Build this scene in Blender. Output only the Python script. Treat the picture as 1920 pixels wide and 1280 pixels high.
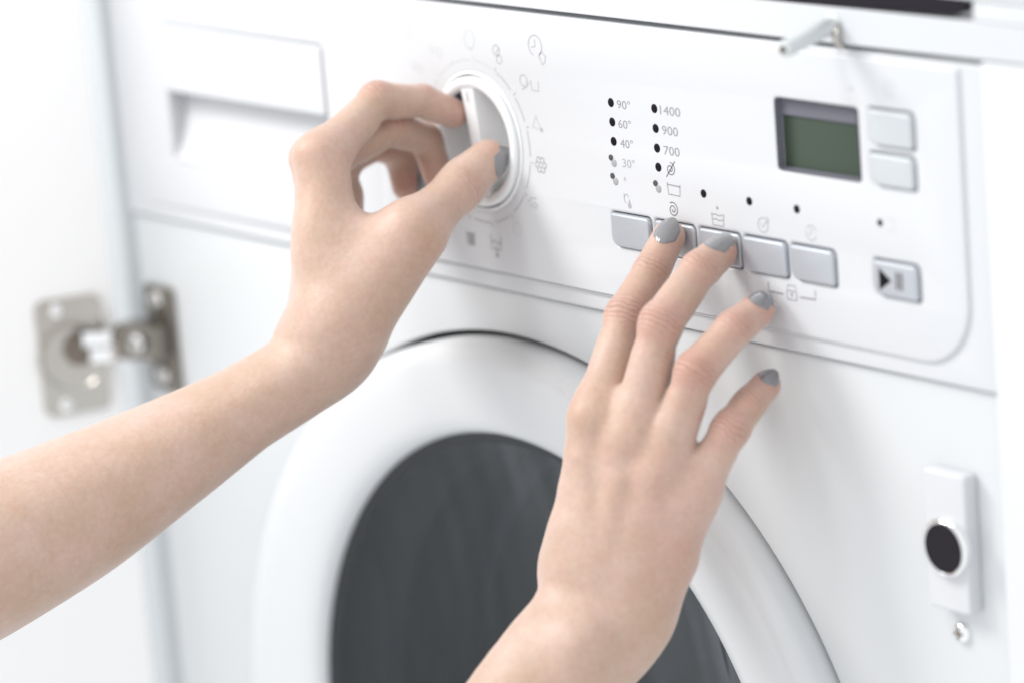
import bpy, bmesh, math, random
import numpy as np
from mathutils import Vector, Matrix

random.seed(7)
for o in list(bpy.data.objects):
    bpy.data.objects.remove(o)
sc = bpy.context.scene
COL = sc.collection
MM = 0.001

# ------------------------------------------------------------------ camera
cam_d = bpy.data.cameras.new('camera')
cam = bpy.data.objects.new('camera', cam_d); COL.objects.link(cam)
cam.location = (1.541451, -0.949563, 0.363831)
cam.rotation_mode = 'XYZ'
def cam_rot(rx, rz, rr):
    return Matrix.Rotation(rz, 3, 'Z') @ Matrix.Rotation(rx, 3, 'X') @ Matrix.Rotation(rr, 3, 'Z')
cam.rotation_euler = cam_rot(math.radians(76.1134), math.radians(52.4893), math.radians(-4.5874)).to_euler('XYZ')
cam_d.sensor_width = 36.0
cam_d.lens = 36.0 * 6948.06 / 1920.0
cam_d.clip_start = 0.05
cam_d.clip_end = 50.0
cam_d.dof.use_dof = True
cam_d.dof.focus_distance = 1.515
cam_d.dof.aperture_fstop = 4.1
sc.camera = cam

# ------------------------------------------------------------------ light
w = bpy.data.worlds.new('World'); sc.world = w; w.use_nodes = True
bg = w.node_tree.nodes['Background']
bg.inputs['Color'].default_value = (0.955, 0.975, 1.0, 1)
bg.inputs['Strength'].default_value = 1.12

def area_light(name, loc, target, size, power, color):
    d = bpy.data.lights.new(name, 'AREA'); d.shape = 'DISK'; d.size = size; d.energy = power; d.color = color
    o = bpy.data.objects.new(name, d); COL.objects.link(o)
    o.location = loc
    o.rotation_euler = (Vector(target) - Vector(loc)).to_track_quat('-Z', 'Y').to_euler()
    return o
area_light('ceiling_lamp', (0.30, -0.80, 1.25), (0.30, 0.0, 0.0), 0.34, 4.2, (1.0, 0.975, 0.95))
area_light('left_fill_light', (-0.42, -0.85, 1.0), (0.20, -0.10, 0.0), 0.6, 17.0, (1.0, 0.985, 0.965))  # added fill lamp brightening the left arm and panel; no window is seen

vs = sc.view_settings
sc.display_settings.display_device = 'sRGB'
vs.view_transform = 'Standard'; vs.look = 'None'; vs.gamma = 1.0; vs.exposure = 0.08
vs.use_curve_mapping = False
sc.cycles.use_denoising = True
sc.cycles.max_bounces = 8

# ------------------------------------------------------------------ materials
def new_mat(name):
    m = bpy.data.materials.new(name); m.use_nodes = True
    return m, m.node_tree, m.node_tree.nodes['Principled BSDF']
def setv(b, **k):
    for n, v in k.items():
        b.inputs[n.replace('_', ' ')].default_value = v
def simple(name, col, rough=0.4, metal=0.0, bump=0.0, bscale=400.0, var=0.0, **k):
    m, t, b = new_mat(name)
    b.inputs['Base Color'].default_value = (*col, 1); b.inputs['Roughness'].default_value = rough; b.inputs['Metallic'].default_value = metal
    setv(b, **k)
    N = t.nodes; L = t.links
    tc = N.new('ShaderNodeTexCoord')
    if bump > 0:
        nz = N.new('ShaderNodeTexNoise'); nz.inputs['Scale'].default_value = bscale; nz.inputs['Detail'].default_value = 4
        L.new(tc.outputs['Object'], nz.inputs['Vector'])
        bp = N.new('ShaderNodeBump'); bp.inputs['Strength'].default_value = bump; bp.inputs['Distance'].default_value = 0.0004
        L.new(nz.outputs['Fac'], bp.inputs['Height']); L.new(bp.outputs['Normal'], b.inputs['Normal'])
    if var > 0:
        n2 = N.new('ShaderNodeTexNoise'); n2.inputs['Scale'].default_value = 14.0; n2.inputs['Detail'].default_value = 5
        L.new(tc.outputs['Object'], n2.inputs['Vector'])
        mr = N.new('ShaderNodeMapRange'); mr.inputs['To Min'].default_value = rough - var; mr.inputs['To Max'].default_value = rough + var
        L.new(n2.outputs['Fac'], mr.inputs['Value']); L.new(mr.outputs['Result'], b.inputs['Roughness'])
    return m
M = {}
M['plastic'] = simple('white_plastic', (0.60, 0.61, 0.628), 0.38, bump=0.03, bscale=900, var=0.06)
M['knob'] = simple('knob_plastic', (0.76, 0.77, 0.78), 0.28, var=0.05)
M['enamel'] = simple('white_enamel', (0.635, 0.65, 0.66), 0.30, bump=0.02, bscale=300, var=0.05)
M['door_ring'] = simple('door_ring_plastic', (0.655, 0.668, 0.68), 0.26, var=0.04)
M['cabinet'] = simple('white_laminate', (0.92, 0.92, 0.915), 0.45, bump=0.02, bscale=600)
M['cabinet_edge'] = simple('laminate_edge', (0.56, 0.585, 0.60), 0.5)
M['dark'] = simple('gap_shade', (0.012, 0.013, 0.015), 0.7)  # near-black stand-in for the shade inside gaps
M['black'] = simple('black_plastic', (0.010, 0.008, 0.013), 0.5, Specular_IOR_Level=0.22)
M['led'] = simple('black_lens', (0.006, 0.006, 0.008), 0.4, Specular_IOR_Level=0.12)
M['led_grey'] = simple('grey_lens', (0.34, 0.34, 0.35), 0.35)
M['led_mid'] = simple('dim_lens', (0.06, 0.06, 0.065), 0.35)
M['button'] = simple('silver_grey_paint', (0.445, 0.465, 0.50), 0.32, metal=0.25, bump=0.02, bscale=1500)
M['button_pale'] = simple('lit_silver_paint', (0.52, 0.545, 0.56), 0.34, metal=0.15, bump=0.02, bscale=1500)  # same paint as the other buttons, paled to paint the light on them
M['bezel'] = simple('grey_violet_bezel', (0.15, 0.15, 0.18), 0.45, Specular_IOR_Level=0.3)
M['lcd'] = simple('lcd_green', (0.052, 0.072, 0.052), 0.3, var=0.03, Specular_IOR_Level=0.25)
M['print'] = simple('grey_print', (0.27, 0.26, 0.285), 0.6)
M['print_dark'] = simple('dark_print', (0.15, 0.145, 0.16), 0.5)
M['print_ink'] = simple('black_print', (0.008, 0.008, 0.01), 0.6, Specular_IOR_Level=0.1)
M['print_pale'] = simple('glare_pale_print', (0.36, 0.365, 0.38), 0.5)  # the grey print again, its colour lightened for glare
M['print_faint'] = simple('glare_faint_print', (0.52, 0.53, 0.55), 0.5)  # grey print with still stronger glare put into the colour
M['chrome'] = simple('chrome', (0.86, 0.86, 0.86), 0.14, metal=1.0)
M['nickel'] = simple('nickel_plate', (0.50, 0.48, 0.44), 0.24, metal=1.0, var=0.06)
M['nickel_dark'] = simple('dark_nickel', (0.22, 0.19, 0.16), 0.35, metal=1.0)
M['nickel_mid'] = simple('dark_reflection_nickel', (0.26, 0.24, 0.21), 0.24, metal=0.9)  # nickel coloured darker in place of dark room reflections
M['zinc'] = simple('zinc_grey', (0.62, 0.65, 0.65), 0.42, metal=0.35)
M['steel_drum'] = simple('drum_steel', (0.45, 0.47, 0.50), 0.4, metal=0.35, var=0.08)
M['rubber'] = simple('grey_rubber', (0.02, 0.022, 0.025), 0.6)
M['lacquer'] = simple('grey_nail_lacquer', (0.195, 0.193, 0.200), 0.2, Coat_Weight=1.0, Coat_Roughness=0.04)

def glass_mat():
    m, t, b = new_mat('tinted_glass')
    N, L = t.nodes, t.links
    N.remove(b)
    out = N['Material Output']
    tr = N.new('ShaderNodeBsdfTransparent'); tr.inputs['Color'].default_value = (0.42, 0.455, 0.48, 1)
    gl = N.new('ShaderNodeBsdfGlossy'); gl.inputs['Roughness'].default_value = 0.05; gl.inputs['Color'].default_value = (0.9, 0.95, 1, 1)
    fr = N.new('ShaderNodeFresnel'); fr.inputs['IOR'].default_value = 1.5
    mx = N.new('ShaderNodeMixShader')
    tc = N.new('ShaderNodeTexCoord'); mp = N.new('ShaderNodeMapping'); mp.inputs['Scale'].default_value = (16, 16, 3.5)
    nz = N.new('ShaderNodeTexNoise'); nz.inputs['Scale'].default_value = 1.0; nz.inputs['Detail'].default_value = 2
    bp = N.new('ShaderNodeBump'); bp.inputs['Strength'].default_value = 0.5; bp.inputs['Distance'].default_value = 0.013
    L.new(tc.outputs['Object'], mp.inputs['Vector']); L.new(mp.outputs['Vector'], nz.inputs['Vector']); L.new(nz.outputs['Fac'], bp.inputs['Height'])
    L.new(bp.outputs['Normal'], gl.inputs['Normal']); L.new(bp.outputs['Normal'], fr.inputs['Normal'])
    L.new(fr.outputs['Fac'], mx.inputs['Fac']); L.new(tr.outputs['BSDF'], mx.inputs[1]); L.new(gl.outputs['BSDF'], mx.inputs[2])
    L.new(mx.outputs['Shader'], out.inputs['Surface'])
    return m
M['glass'] = glass_mat()

def skin_mat():
    m, t, b = new_mat('skin')
    N, L = t.nodes, t.links
    tc = N.new('ShaderNodeTexCoord')
    red = N.new('ShaderNodeAttribute'); red.attribute_name = 'redness'
    wr = N.new('ShaderNodeAttribute'); wr.attribute_name = 'wrinkle'
    ax = N.new('ShaderNodeAttribute'); ax.attribute_name = 'axial'
    n1 = N.new('ShaderNodeTexNoise'); n1.inputs['Scale'].default_value = 55; n1.inputs['Detail'].default_value = 5; n1.inputs['Roughness'].default_value = 0.6
    n2 = N.new('ShaderNodeTexNoise'); n2.inputs['Scale'].default_value = 420; n2.inputs['Detail'].default_value = 3
    for n in (n1, n2): L.new(tc.outputs['Object'], n.inputs['Vector'])
    n3 = N.new('ShaderNodeTexNoise'); n3.inputs['Scale'].default_value = 130; n3.inputs['Detail'].default_value = 6; n3.inputs['Roughness'].default_value = 0.7
    L.new(tc.outputs['Object'], n3.inputs['Vector'])
    base = N.new('ShaderNodeMix'); base.data_type = 'RGBA'
    base.inputs['A'].default_value = (0.465, 0.325, 0.238, 1); base.inputs['B'].default_value = (0.53, 0.38, 0.31, 1)
    n1.inputs['Scale'].default_value = 38
    st = N.new('ShaderNodeMapRange'); st.inputs['From Min'].default_value = 0.36; st.inputs['From Max'].default_value = 0.64
    L.new(n1.outputs['Fac'], st.inputs['Value']); L.new(st.outputs['Result'], base.inputs['Factor'])
    r1 = N.new('ShaderNodeMix'); r1.data_type = 'RGBA'; r1.inputs['B'].default_value = (0.47, 0.222, 0.178, 1)
    mo = N.new('ShaderNodeMapRange'); mo.inputs['From Min'].default_value = 0.42; mo.inputs['From Max'].default_value = 0.72; mo.inputs['To Max'].default_value = 0.2
    L.new(n3.outputs['Fac'], mo.inputs['Value'])
    ra_ = N.new('ShaderNodeMath'); ra_.operation = 'ADD'; ra_.use_clamp = True
    L.new(red.outputs['Fac'], ra_.inputs[0]); L.new(mo.outputs['Result'], ra_.inputs[1])
    L.new(ra_.outputs[0], r1.inputs['Factor']); L.new(base.outputs['Result'], r1.inputs['A'])
    # fine speckle
    sp = N.new('ShaderNodeMapRange'); sp.inputs['From Min'].default_value = 0.3; sp.inputs['From Max'].default_value = 0.7
    sp.inputs['To Min'].default_value = 0.95; sp.inputs['To Max'].default_value = 1.04
    L.new(n2.outputs['Fac'], sp.inputs['Value'])
    mu = N.new('ShaderNodeMix'); mu.data_type = 'RGBA'; mu.blend_type = 'MULTIPLY'; mu.inputs['Factor'].default_value = 1
    L.new(r1.outputs['Result'], mu.inputs['A']); L.new(sp.outputs['Result'], mu.inputs['B'])
    # creases: sine of axial coordinate, disturbed
    dist = N.new('ShaderNodeTexNoise'); dist.inputs['Scale'].default_value = 160; dist.inputs['Detail'].default_value = 2
    L.new(tc.outputs['Object'], dist.inputs['Vector'])
    a1 = N.new('ShaderNodeMath'); a1.operation = 'MULTIPLY_ADD'; a1.inputs[1].default_value = 4.2
    L.new(dist.outputs['Fac'], a1.inputs[0]); L.new(ax.outputs['Fac'], a1.inputs[2])
    a2 = N.new('ShaderNodeMath'); a2.operation = 'MULTIPLY'; a2.inputs[1].default_value = 1.5
    L.new(a1.outputs[0], a2.inputs[0])
    a3 = N.new('ShaderNodeMath'); a3.operation = 'SINE'; L.new(a2.outputs[0], a3.inputs[0])
    a4 = N.new('ShaderNodeMath'); a4.operation = 'POWER'; a4.inputs[1].default_value = 4
    ab = N.new('ShaderNodeMath'); ab.operation = 'ABSOLUTE'; L.new(a3.outputs[0], ab.inputs[0]); L.new(ab.outputs[0], a4.inputs[0])
    a5 = N.new('ShaderNodeMath'); a5.operation = 'MULTIPLY'; L.new(a4.outputs[0], a5.inputs[0]); L.new(wr.outputs['Fac'], a5.inputs[1])
    cr = N.new('ShaderNodeMix'); cr.data_type = 'RGBA'; cr.inputs['B'].default_value = (0.40, 0.205, 0.15, 1)
    cm = N.new('ShaderNodeMath'); cm.operation = 'MULTIPLY'; cm.inputs[1].default_value = 0.75; L.new(a5.outputs[0], cm.inputs[0])
    L.new(cm.outputs[0], cr.inputs['Factor']); L.new(mu.outputs['Result'], cr.inputs['A'])
    L.new(cr.outputs['Result'], b.inputs['Base Color'])
    # relief
    vor = N.new('ShaderNodeTexVoronoi'); vor.inputs['Scale'].default_value = 900; L.new(tc.outputs['Object'], vor.inputs['Vector'])
    h1 = N.new('ShaderNodeMath'); h1.operation = 'MULTIPLY_ADD'; h1.inputs[1].default_value = 0.25
    L.new(vor.outputs['Distance'], h1.inputs[0]); L.new(n2.outputs['Fac'], h1.inputs[2])
    h2 = N.new('ShaderNodeMath'); h2.operation = 'MULTIPLY_ADD'; h2.inputs[1].default_value = -3.6
    L.new(a5.outputs[0], h2.inputs[0]); L.new(h1.outputs[0], h2.inputs[2])
    bp = N.new('ShaderNodeBump'); bp.inputs['Strength'].default_value = 0.4; bp.inputs['Distance'].default_value = 0.0004
    L.new(h2.outputs[0], bp.inputs['Height']); L.new(bp.outputs['Normal'], b.inputs['Normal'])
    setv(b, Sheen_Weight=0.3, Sheen_Roughness=0.5, Roughness=0.47, Subsurface_Weight=0.22, Subsurface_Scale=0.004)
    b.inputs['Subsurface Radius'].default_value = (1.0, 0.38, 0.22)
    b.inputs['Specular IOR Level'].default_value = 0.38
    return m
M['skin'] = skin_mat()

# ------------------------------------------------------------------ helpers (all geometry in millimetres: x right, d out of the front, z up)
def link(o, parent=None):
    COL.objects.link(o)
    if parent is not None: o.parent = parent
    return o
def thing(name, label, cat, group=None):
    o = bpy.data.objects.new(name, None); o.empty_display_size = 0.02; link(o)
    o['label'] = label; o['category'] = cat
    if group: o['group'] = group
    return o
def tag(o, label, cat, group=None):
    o['label'] = label; o['category'] = cat
    if group: o['group'] = group
    return o
def mesh_obj(name, verts, faces, mat, parent=None, smooth=True, angle=35):
    me = bpy.data.meshes.new(name)
    me.from_pydata([tuple(c * MM for c in v) for v in verts], [], faces)
    return finish(name, me, mat, parent, smooth, angle)
def finish(name, me, mat, parent=None, smooth=True, angle=35):
    bm = bmesh.new(); bm.from_mesh(me)
    bmesh.ops.recalc_face_normals(bm, faces=bm.faces); bm.to_mesh(me); bm.free()
    if smooth:
        for p in me.polygons: p.use_smooth = True
        me.set_sharp_from_angle(angle=math.radians(angle))
    me.materials.append(M[mat] if isinstance(mat, str) else mat)
    o = bpy.data.objects.new(name, me)
    return link(o, parent)
def rrect(x0, z0, x1, z1, r, n=8):
    """rounded rectangle; r is one radius or (bl, br, tr, tl)"""
    rs = r if isinstance(r, (tuple, list)) else (r,) * 4
    out = []
    for (cx, cz, a0), rr in zip(((x0, z0, 180), (x1, z0, 270), (x1, z1, 0), (x0, z1, 90)), rs):
        ox = cx + rr * (1 if cx == x0 else -1); oz = cz + rr * (1 if cz == z0 else -1)
        if rr < 1e-6: out.append((cx, cz)); continue
        for k in range(n + 1):
            a = math.radians(a0 + 90 * k / n); out.append((ox + rr * math.cos(a), oz + rr * math.sin(a)))
    return out
def circle(cx, cz, r, n=64):
    return [(cx + r * math.cos(2 * math.pi * k / n), cz + r * math.sin(2 * math.pi * k / n)) for k in range(n)]
def plate(name, outer, holes, d_front, thick, bevel, mat, parent=None, angle=30, res=2):
    """flat plate standing in the x-z plane, front face at distance d_front, rounded edges, any number of holes"""
    cu = bpy.data.curves.new(name, 'CURVE'); cu.dimensions = '2D'; cu.fill_mode = 'BOTH'
    for pts in [outer] + list(holes):
        s = cu.splines.new('POLY'); s.points.add(len(pts) - 1); s.use_cyclic_u = True
        for q, (x, z) in zip(s.points, pts): q.co = (x * MM, z * MM, 0, 1)
    cu.extrude = max(thick / 2 - bevel, 1e-4) * MM; cu.bevel_depth = bevel * MM; cu.bevel_resolution = res; cu.offset = -bevel * MM
    tmp = bpy.data.objects.new('tmp', cu); COL.objects.link(tmp)
    dg = bpy.context.evaluated_depsgraph_get(); dg.update()
    me = bpy.data.meshes.new_from_object(tmp.evaluated_get(dg))
    bpy.data.objects.remove(tmp); bpy.data.curves.remove(cu)
    yc = (-d_front + thick / 2) * MM
    for v in me.vertices: v.co = (v.co.x, yc - v.co.z, v.co.y)
    me.name = name; me.materials.clear()
    bm = bmesh.new(); bm.from_mesh(me); bmesh.ops.remove_doubles(bm, verts=bm.verts, dist=1e-6)
    bm.to_mesh(me); bm.free()
    return finish(name, me, mat, parent, True, angle)
def lathe(name, prof, c, mat, parent=None, n=96, angle=40, lift=None, a0=0.0, a1=360.0):
    """prof = list of (radius, d); turned about the axis through c = (x, z) that points out of the front"""
    V, F = [], []
    full = a1 - a0 >= 360
    for k in range(n if full else n + 1):
        a = math.radians(a0 + (a1 - a0) * k / n)
        for r, d in prof: V.append((c[0] + r * math.cos(a), -d, c[1] + (lift(r) if lift else 0) + r * math.sin(a)))
    m = len(prof)
    for k in range(n):
        k2 = (k + 1) % n if full else k + 1
        for i in range(m - 1): F.append((k * m + i, k2 * m + i, k2 * m + i + 1, k * m + i + 1))
    o = mesh_obj(name, V, F, mat, parent, True, angle)
    bm = bmesh.new(); bm.from_mesh(o.data); bmesh.ops.remove_doubles(bm, verts=bm.verts, dist=1e-7)
    bmesh.ops.recalc_face_normals(bm, faces=bm.faces)
    if sum(f.normal.y * f.calc_area() for f in bm.faces) > 0: bmesh.ops.reverse_faces(bm, faces=bm.faces)
    bm.to_mesh(o.data); bm.free()
    return o
def box(name, lo, hi, mat, parent=None, bevel=0.5, seg=2):
    bm = bmesh.new(); bmesh.ops.create_cube(bm, size=1)
    for v in bm.verts: v.co = Vector([(lo[i] + hi[i]) / 2 + v.co[i] * (hi[i] - lo[i]) for i in range(3)]) * MM
    if bevel > 0: bmesh.ops.bevel(bm, geom=bm.edges[:], offset=bevel * MM, segments=seg, affect='EDGES', profile=0.5)
    me = bpy.data.meshes.new(name); bm.to_mesh(me); bm.free()
    return finish(name, me, mat, parent, True, 40)
def tube(name, pts, radii, mat, parent=None, n=24, cap=True):
    P = [Vector(q) for q in pts]; V, F = [], []
    for i, q in enumerate(P):
        t = (P[min(i + 1, len(P) - 1)] - P[max(i - 1, 0)]).normalized()
        u = t.cross(Vector((0, 0, 1)) if abs(t.z) < 0.9 else Vector((1, 0, 0))).normalized(); v = t.cross(u)
        for k in range(n):
            a = 2 * math.pi * k / n; V.append(tuple(q + (u * math.cos(a) + v * math.sin(a)) * radii[i]))
    for i in range(len(P) - 1):
        for k in range(n): F.append((i * n + k, i * n + (k + 1) % n, (i + 1) * n + (k + 1) % n, (i + 1) * n + k))
    if cap: F += [tuple(range(n))[::-1], tuple(range((len(P) - 1) * n, len(P) * n))]
    return mesh_obj(name, V, F, mat, parent, True, 40)
def strokes(name, lines, width, mat, parent, d=0.06):
    """flat printed lines: each polyline is a ribbon lying on the panel; a filled shape is ('fill', pts)"""
    V, F = [], []
    for ln in lines:
        if ln[0] == 'fill':
            b0 = len(V); V += [(x, -d, z) for x, z in ln[1]]; F.append(tuple(range(b0, len(V)))); continue
        for k in range(len(ln)):
            x, z = ln[k]
            a = ln[max(k - 1, 0)]; b = ln[min(k + 1, len(ln) - 1)]
            if ln[0] == ln[-1] and k in (0, len(ln) - 1): a = ln[-2]; b = ln[1]
            dx, dz = b[0] - a[0], b[1] - a[1]; L = math.hypot(dx, dz) or 1
            nx, nz = -dz / L * width / 2, dx / L * width / 2
            V += [(x + nx, -d, z + nz), (x - nx, -d, z - nz)]
            if k: i = len(V); F.append((i - 4, i - 3, i - 1, i - 2))
    return mesh_obj(name, V, F, mat, parent, False)
def text(name, s, x, z, h, width, mat, parent, d=0.06):
    cu = bpy.data.curves.new(name, 'FONT'); cu.body = s; cu.size = 1.0; cu.resolution_u = 3
    tmp = bpy.data.objects.new('tmp', cu); COL.objects.link(tmp)
    dg = bpy.context.evaluated_depsgraph_get(); dg.update()
    me = bpy.data.meshes.new_from_object(tmp.evaluated_get(dg)); bpy.data.objects.remove(tmp); bpy.data.curves.remove(cu)
    xs = [v.co.x for v in me.vertices]; ys = [v.co.y for v in me.vertices]
    x0, x1, y0, y1 = min(xs), max(xs), min(ys), max(ys)
    for v in me.vertices:
        v.co = ((x + (v.co.x - x0) / (x1 - x0) * width) * MM, -d * MM, (z + ((v.co.y - y0) / (y1 - y0) - 0.5) * h) * MM)
    me.name = name; me.materials.clear()
    return finish(name, me, mat, parent, False)

# ================================================================== SETTING: the cabinet round the machine
cab = thing('kitchen_cabinet', 'white kitchen cabinet with open hinged door built round the washing machine', 'cabinet')
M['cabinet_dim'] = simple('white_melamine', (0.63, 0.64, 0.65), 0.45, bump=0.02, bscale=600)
plate('rail', rrect(-60, 126.2, 660, 140.4, 0.6), [], 0.0, 18, 0.6, 'plastic', cab)
plate('top_panel', rrect(-60, 148.2, 660, 190, 0.8), [], 1.0, 20, 0.8, 'plastic', cab)
strip = plate('grip_strip', [(380, 140.6), (500, 140.7), (583, 141.7), (588, 143.4), (593.5, 147.9), (380, 147.9)], [], 0.5, 10, 0.4, 'black', cab)
strip['label'] = 'black grip strip with a slanted end'
plate('filler', rrect(594, 140.6, 660, 147.9, 0.3), [], 0.2, 10, 0.3, 'plastic', cab)
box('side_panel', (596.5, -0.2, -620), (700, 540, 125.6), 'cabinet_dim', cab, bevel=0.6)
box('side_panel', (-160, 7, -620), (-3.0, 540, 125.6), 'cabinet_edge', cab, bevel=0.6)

# ================================================================== WASHING MACHINE
wm = thing('washing_machine', 'white built-in front loading washing machine with control panel and round door', 'washing machine')
DC = (301.5, -242.5)           # centre of the loading door
front = plate('front_panel', rrect(1.2, -620, 594.8, -0.9, 2.0), [circle(DC[0], DC[1], 222.3, 160)], -4.0, 14, 0.9, 'enamel', wm)
GC = (DC[0], DC[1] + 13.0)
plate('gap_shade_plate', rrect(12, -600, 584, -8, 2), [circle(GC[0], GC[1], 163.0, 120)], -18.4, 3.0, 0.2, 'dark', wm)  # near-black sheet painting the shade seen through the door gap
bm = bmesh.new(); bmesh.ops.create_cube(bm, size=1)
for v in bm.verts: v.co = Vector(((298 + v.co.x * 593) * MM, (281 + v.co.y * 518) * MM, (-249 + v.co.z * 742) * MM))
bmesh.ops.delete(bm, geom=[f for f in bm.faces if f.normal.y < -0.5], context='FACES')
me = bpy.data.meshes.new('casing'); bm.to_mesh(me); bm.free()
finish('casing', me, 'enamel', wm, False)

# fascia: base frame, then two raised plates
base = plate('fascia_frame', rrect(0.3, 0.0, 595.7, 124.0, (2.0, 2.0, 1.5, 1.5)), [rrect(14, 16, 572, 116, 6)], -1.5, 12, 1.2, 'plastic', wm)
back = box('fascia_backing', (8, 19, 4), (588, 21.8, 120), 'dark', wm, bevel=0)
DR = (48.5, 31.0, 180.5, 98.0)
dpan = plate('drawer_surround', rrect(5, 7.2, 220.5, 122.2, (22, 0.8, 1.5, 1.5)), [rrect(*DR, 3.0)], -0.3, 4.9, 1.3, 'plastic', wm, res=3)

KC = (292.0, 65.3)             # knob axis
BW, BP = 25.2, 27.3
btn_x = [378.8 + BP * k for k in range(5)]
BZ0, BZ1 = 30.0, 44.8
def bshape(x0, z0, x1, z1, g=0.0):
    return rrect(x0 + g, z0 + g, x1 - g, z1 - g, (4.2, 1.6, 2.4, 1.2), 6)
rects = [(x, BZ0, x + BW, BZ1) for x in btn_x] + [(534.2, 30.2, 559.0, 44.6), (535.8, 88.8, 560.2, 103.2), (535.4, 73.3, 559.8, 86.3)]
DISP = (483.4, 73.6, 529.6, 102.0)
cp = plate('control_panel', rrect(218.4, 7.2, 584.0, 122.2, (0.8, 26, 1.5, 1.5), 14),
           [circle(KC[0], KC[1], 30.2, 96), rrect(*DISP, 1.6)] + [bshape(*r) for r in rects], 0.0, 5.2, 1.3, 'plastic', wm, res=3)

# drawer: front flap over a scooped grip recess
drw = plate('drawer_flap', rrect(DR[0] + 0.4, 65.6, DR[2] - 0.4, DR[3] - 0.4, 2.6), [], 0.6, 9.0, 1.0, 'plastic', wm)
V, F = [], []
n = 14
for i in range(n + 1):
    a = i / n * math.pi / 2
    zz = 70 - 38.6 * math.sin(a) ** 1.3; dd = -11.0 * max(math.cos(a), 0) ** 1.4 - 0.3
    V += [(DR[0] - 0.5, -dd, zz), (DR[2] + 0.5, -dd, zz)]
for i in range(n): F.append((2 * i, 2 * i + 1, 2 * i + 3, 2 * i + 2))
b0 = len(V)
for x in (DR[0] - 0.5, DR[2] + 0.5):
    s = len(V); V += [(x, 11.0 * max(math.cos(i / n * math.pi / 2), 0) ** 1.4 + 0.3, 70 - 38.6 * math.sin(i / n * math.pi / 2) ** 1.3) for i in range(n + 1)] + [(x, 0.4, 70)]
    F.append(tuple(range(s, s + n + 2)))
mesh_obj('grip_recess', V, F, 'plastic', wm, True, 50)

# buttons
dimp = {1: 0.6, 2: 0.6}
for k, r in enumerate(rects):
    d = dimp.get(k, 1.5)
    b = plate('push_button', bshape(*r, 0.45), [], d, 7.0, 1.1 if k < 5 else 0.9, 'button' if k < 6 else 'button_pale', wm, res=3)
    if k == 5:
        b['label'] = 'start and pause button with triangle and bars'
        strokes('start_triangle', [('fill', [(538.4, 41.6), (545.0, 37.2), (538.4, 32.8)])], 1, 'print_ink', b, d + 0.06)
        strokes('pause_bar', [('fill', [(547.3, 41.0), (548.9, 41.0), (548.9, 34.2), (547.3, 34.2)])], 1, 'print_dark', b, d + 0.06)
        strokes('pause_bar', [('fill', [(549.6, 41.0), (551.2, 41.0), (551.2, 34.2), (549.6, 34.2)])], 1, 'print_dark', b, d + 0.06)

# display
disp = plate('display_frame', rrect(478.5, 69.0, 534.0, 106, 1.0), [rrect(482.4, 74.2, 527.8, 94.8, 0.8)], -3.0, 2.0, 0.6, 'bezel', wm)
V = []
ro, ri = rrect(DISP[0], DISP[1], DISP[2], DISP[3], 1.6), rrect(DISP[0] + 0.5, DISP[1] + 0.5, DISP[2] - 0.5, DISP[3] - 0.5, 1.2)
V = [(x, -0.1, z) for x, z in ro] + [(x, 3.2, z) for x, z in ri]; nn = len(ro)
wall = mesh_obj('display_wall', V, [(i, (i + 1) % nn, nn + (i + 1) % nn, nn + i) for i in range(nn)], 'bezel', disp)
plate('display_screen', rrect(480.5, 72.5, 530.0, 96.5, 0.5), [], -4.1, 1.2, 0.2, 'lcd', wm)

# indicator lights
def led(x, z, mat='led', r=1.9):
    return lathe('indicator_light', [(r, -0.3), (r, 0.05), (r * 0.86, 0.22), (r * 0.5, 0.34), (0.0, 0.38)], (x, z), mat, wm, 28)
for z in (90.8, 82.7, 74.6): led(383.6, z)
for z in (90.9, 82.7, 74.6, 66.7): led(410.9, z)
for x in (437.8, 465.1, 492.6): led(x, 58.8, r=1.75)
led(539.0, 58.9, r=1.45)
for x, z in ((381.9, 66.4), (382.1, 58.7), (409.2, 58.6)):
    o = led(x + 0.9, z - 0.9, 'led_grey', 1.75)
    lathe('inner_spot', [(1.25, -0.2), (1.25, 0.36), (0.8, 0.46), (0, 0.5)], (x - 0.7, z + 1.2), 'led_mid', o, 24)

# printed figures and symbols
for s, x, z, wd, mt in (('90°', 387.4, 90.6, 8.4, 'print'), ('60°', 387.4, 82.5, 8.0, 'print'), ('40°', 387.8, 74.4, 8.0, 'print'), ('30°', 388.2, 66.2, 8.0, 'print_pale'),
                        ('1400', 414.4, 90.7, 12.4, 'print'), ('900', 414.8, 82.5, 9.8, 'print'), ('700', 415.0, 74.2, 9.8, 'print')):
    text('printed_figure', s, x, z, 3.7, wd, mt, cp)
def arc(cx, cz, r, a0, a1, n=24, sx=1.0):
    return [(cx + sx * r * math.cos(math.radians(a0 + (a1 - a0) * k / n)), cz + r * math.sin(math.radians(a0 + (a1 - a0) * k / n))) for k in range(n + 1)]
def spiral(cx, cz, r0, r1, turns, a0=90, n=40):
    return [(cx + (r0 + (r1 - r0) * k / n) * math.cos(math.radians(a0 + 360 * turns * k / n)), cz + (r0 + (r1 - r0) * k / n) * math.sin(math.radians(a0 + 360 * turns * k / n))) for k in range(n + 1)]
sym = lambda lines, wd=0.42, mt='print': strokes('printed_symbol', lines, wd, mt, cp)
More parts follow.
